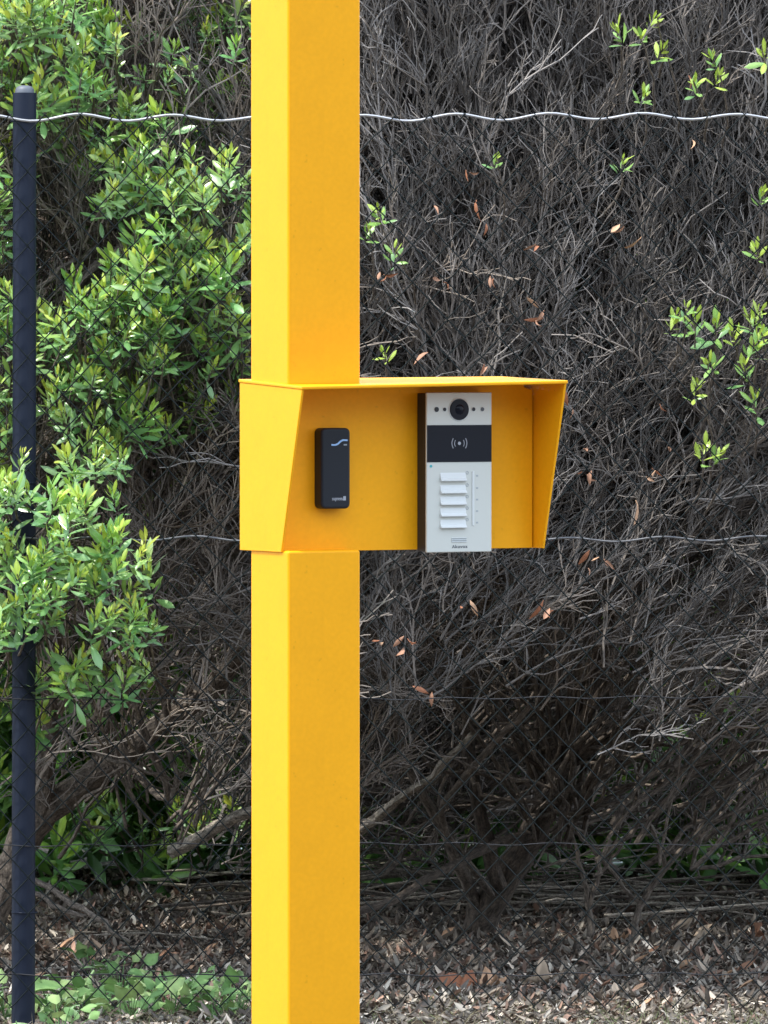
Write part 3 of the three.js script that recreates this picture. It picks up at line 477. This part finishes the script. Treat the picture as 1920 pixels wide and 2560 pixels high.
  fallen(1100, 2490, 0, 2, 'large curled red-brown fallen leaf on the soil beside the yellow post', 0.85, 0.12);
  fallen(1180, 2478, 1, 1, 'pale tan fallen leaf touching the large red-brown leaf', 1);
  fallen(1310, 2475, 1, 3, 'broad cream fallen leaf lying on the soil between gravel', 1.1);
  fallen(1900, 2365, 0, 0, 'upright red-brown fallen leaf in the soil under the dry shrub', 0.5, 1.2);
  for (let i = 0; i < 46; i++) fallen(960 * r() + (r() < 0.62 ? 960 : 60), 2320 + 220 * r(), 2 - (i % 7 === 0), [1, 3, 3, 0, 1][i % 5], ['tan', 'cream', 'pale cream', 'red-brown', 'light tan'][i % 5] + ' withered leaf lying in the litter under the shrubs', 0.5 + 0.35 * r(), 0.15, 'fallen leaves in the litter');
  const rock = (seed) => { const q = new THREE.IcosahedronGeometry(1, 2), p = q.attributes.position; for (let i = 0; i < p.count; i++) { const x = p.getX(i), y = p.getY(i), z = p.getZ(i), k = 1 + 0.35 * noise.noise(x * 1.3 + seed, y * 1.3, z * 1.3); p.setXYZ(i, x * k, y * k * 0.7, z * k * 0.85); } q.computeVertexNormals(); return q; };
  const rocks = [rock(1), rock(5), rock(9)], stoneMat = [rgb(0.52, 0.36, 0.22), rgb(0.50, 0.47, 0.41), rgb(0.62, 0.58, 0.48)].map((c) => new THREE.MeshStandardMaterial({ color: c, roughness: 0.9, map: paintTone }));
  const stone = (x, y, s, mat, label, group) => { const d = (EYE + 0.02) * FOCAL / (y - HORIZON), p = at(x, y, d); const m = shadows(new THREE.Mesh(rocks[Math.floor(r() * 3)], stoneMat[mat])); m.name = numbered('stone'); m.position.set(p.x, soilHeight(p.x, p.z) + s * 0.3, p.z); m.scale.setScalar(s); m.rotation.y = r() * 6; scene.add(m); tag(m, label, 'stone', group); };
  stone(1750, 2440, 0.030, 0, 'rounded orange-tan stone on the soil in front of the fence');
  stone(950, 2348, 0.028, 1, 'largest grey stone beside the yellow post on the litter');
  for (const [x, y, s] of [[992, 2372, 0.016], [965, 2402, 0.011], [1028, 2404, 0.010], [1480, 2394, 0.011], [1310, 2345, 0.02], [1370, 2352, 0.012], [1640, 2320, 0.010], [1726, 2316, 0.010], [1525, 2340, 0.02], [985, 2322, 0.009], [1065, 2322, 0.010], [1662, 2450, 0.009], [1455, 2325, 0.010], [1180, 2384, 0.011]]) stone(x, y, s, 2, 'small cream stone lying among the brown litter', 'small pale stones in the litter');
}
{ // sticks lying under the shrubs
  const r = rngOf(35), kinds = Array.from({ length: 5 }, (_, i) => { const q = rngOf(60 + i), pts = []; let y = 0; for (let k = 0; k <= 7; k++) pts.push(V((k / 7 - 0.5) * 0.9, y += (q() - 0.5) * 0.03, (q() - 0.5) * 0.05)); return tube(pts, pts.map((_, k) => 0.006 - 0.0004 * k), 6); });
  const put = (x, y, z, turn, roll, s, mat, where) => { const label = `${s > 0.55 ? 'long' : 'short'} ${mat === bark ? 'dark' : 'pale weathered'} stick ${where}`; const m = shadows(new THREE.Mesh(kinds[Math.floor(r() * 5)], mat)); m.name = numbered('fallen_stick'); m.position.set(x, y, z); m.rotation.set(0, turn, roll, 'YXZ'); m.scale.setScalar(s); scene.add(m); tag(m, label, 'stick', 'sticks lying under the shrubs'); };
  for (let i = 0; i < 110; i++) { const z = -18.85 - 1.2 * r(), x = -0.35 + 1.7 * r(); put(x, soilHeight(x, z) + 0.01 + 0.17 * r() * Math.max(0.3, 1 - Math.abs(x - 0.2)), z, (r() - 0.5) * (i % 4 ? 1.1 : 2.8), (r() - 0.5) * 0.26, 0.3 + 0.6 * r(), i % 5 < 3 ? paleBark : bark, 'lying in the brush pile under the dry shrub'); }
  for (let i = 0; i < 8; i++) { const z = -17.2 - 1.6 * r(), x = -0.85 + 0.5 * r(); put(x, soilHeight(x, z) + 0.01 + 0.03 * r(), z, (r() - 0.5) * 1.2, (r() - 0.5) * 0.1, 0.4 + 0.4 * r(), i % 2 ? bark : paleBark, 'lying on the litter under the leafy shrub'); }
  // bare saplings by the trunk
  const sap = (list, label) => { const b = at(...list[0][0]); b.y = 0.02; const g = thing('bare_sapling', label, 'sapling', b.toArray()); list.forEach((l, i) => part(i ? 'twig' : 'stem', limb(l.map((p) => at(...p).sub(b)), i ? 0.006 : 0.010, 0.004, 80 + i * 3 + l[0][0], 0.006, 6, 4), bark, g)); };
  sap([[[1585, 2352, 18.3], [1600, 2270, 18.3], [1665, 2170, 18.25], [1760, 2070, 18.2], [1850, 1950, 18.1]], [[1605, 2265, 18.3], [1560, 2220, 18.3], [1505, 2150, 18.3], [1440, 2080, 18.3]], [[1665, 2170, 18.25], [1640, 2090, 18.2], [1610, 2030, 18.2]]], 'bare leaning sapling with forked stem standing in the litter under the dry shrub');
  sap([[[1475, 2345, 18.3], [1475, 2270, 18.3], [1455, 2180, 18.3], [1430, 2080, 18.3]], [[1475, 2270, 18.3], [1500, 2190, 18.3], [1560, 2110, 18.3]]], 'thin upright bare sapling between the trunk and the forked sapling');
}
{ // low green weeds at the foot of the fence
  const r = rngOf(45), wl = [leaf(0.048, 0.034, 0.3, 0.25, 0.55, 0.014, 11), leaf(0.045, 0.032, -0.35, 0.3, 0.5, 0.014, 12), leaf(0.062, 0.03, 0.55, 0.35, 0.6, 0.016, 13)];
  for (const [x, y, n, s] of [[130, 2560, 12, 1], [215, 2545, 14, 1], [300, 2500, 12, 1.05], [330, 2560, 14, 1], [430, 2545, 14, 1], [470, 2505, 10, 0.9], [590, 2540, 16, 1.05], [10, 2560, 12, 1.2], [235, 2465, 6, 0.9], [-60, 2550, 12, 1], [530, 2550, 9, 0.8], [150, 2600, 10, 1]]) {
    const d = (EYE + 0.02) * FOCAL / (y - HORIZON), b = at(x, y, d); b.y = soilHeight(b.x, b.z);
    const g = thing('weed', 'low green broad-leaved weed at the foot of the fence', 'weed', b.toArray(), r() * 6, 'weeds along the fence foot');
    for (let i = 0; i < n * 1.7; i++) {
      const a = i * 2.4 + r(), rad = 0.01 + 0.065 * r(), h = 0.012 + 0.07 * r(), e = V(Math.cos(a) * rad, h, Math.sin(a) * rad), L = s * (0.6 + 0.5 * r());
      part('stem', tube([V(0, -0.005, 0), e.clone().multiplyScalar(0.6).add(V(0, 0.004, 0)), e], [0.0016, 0.0014, 0.001], 4), weedMat[1], g);
      part('leaf', wl[Math.floor(r() * wl.length)], weedMat[Math.floor(r() * 3)], g).applyMatrix4(place(e, V(Math.cos(a), 0.35 + 0.7 * r(), Math.sin(a)), r() * 1.5 + 1.5 - a, L));
    }
  }
}
renderer.render(scene, camera);
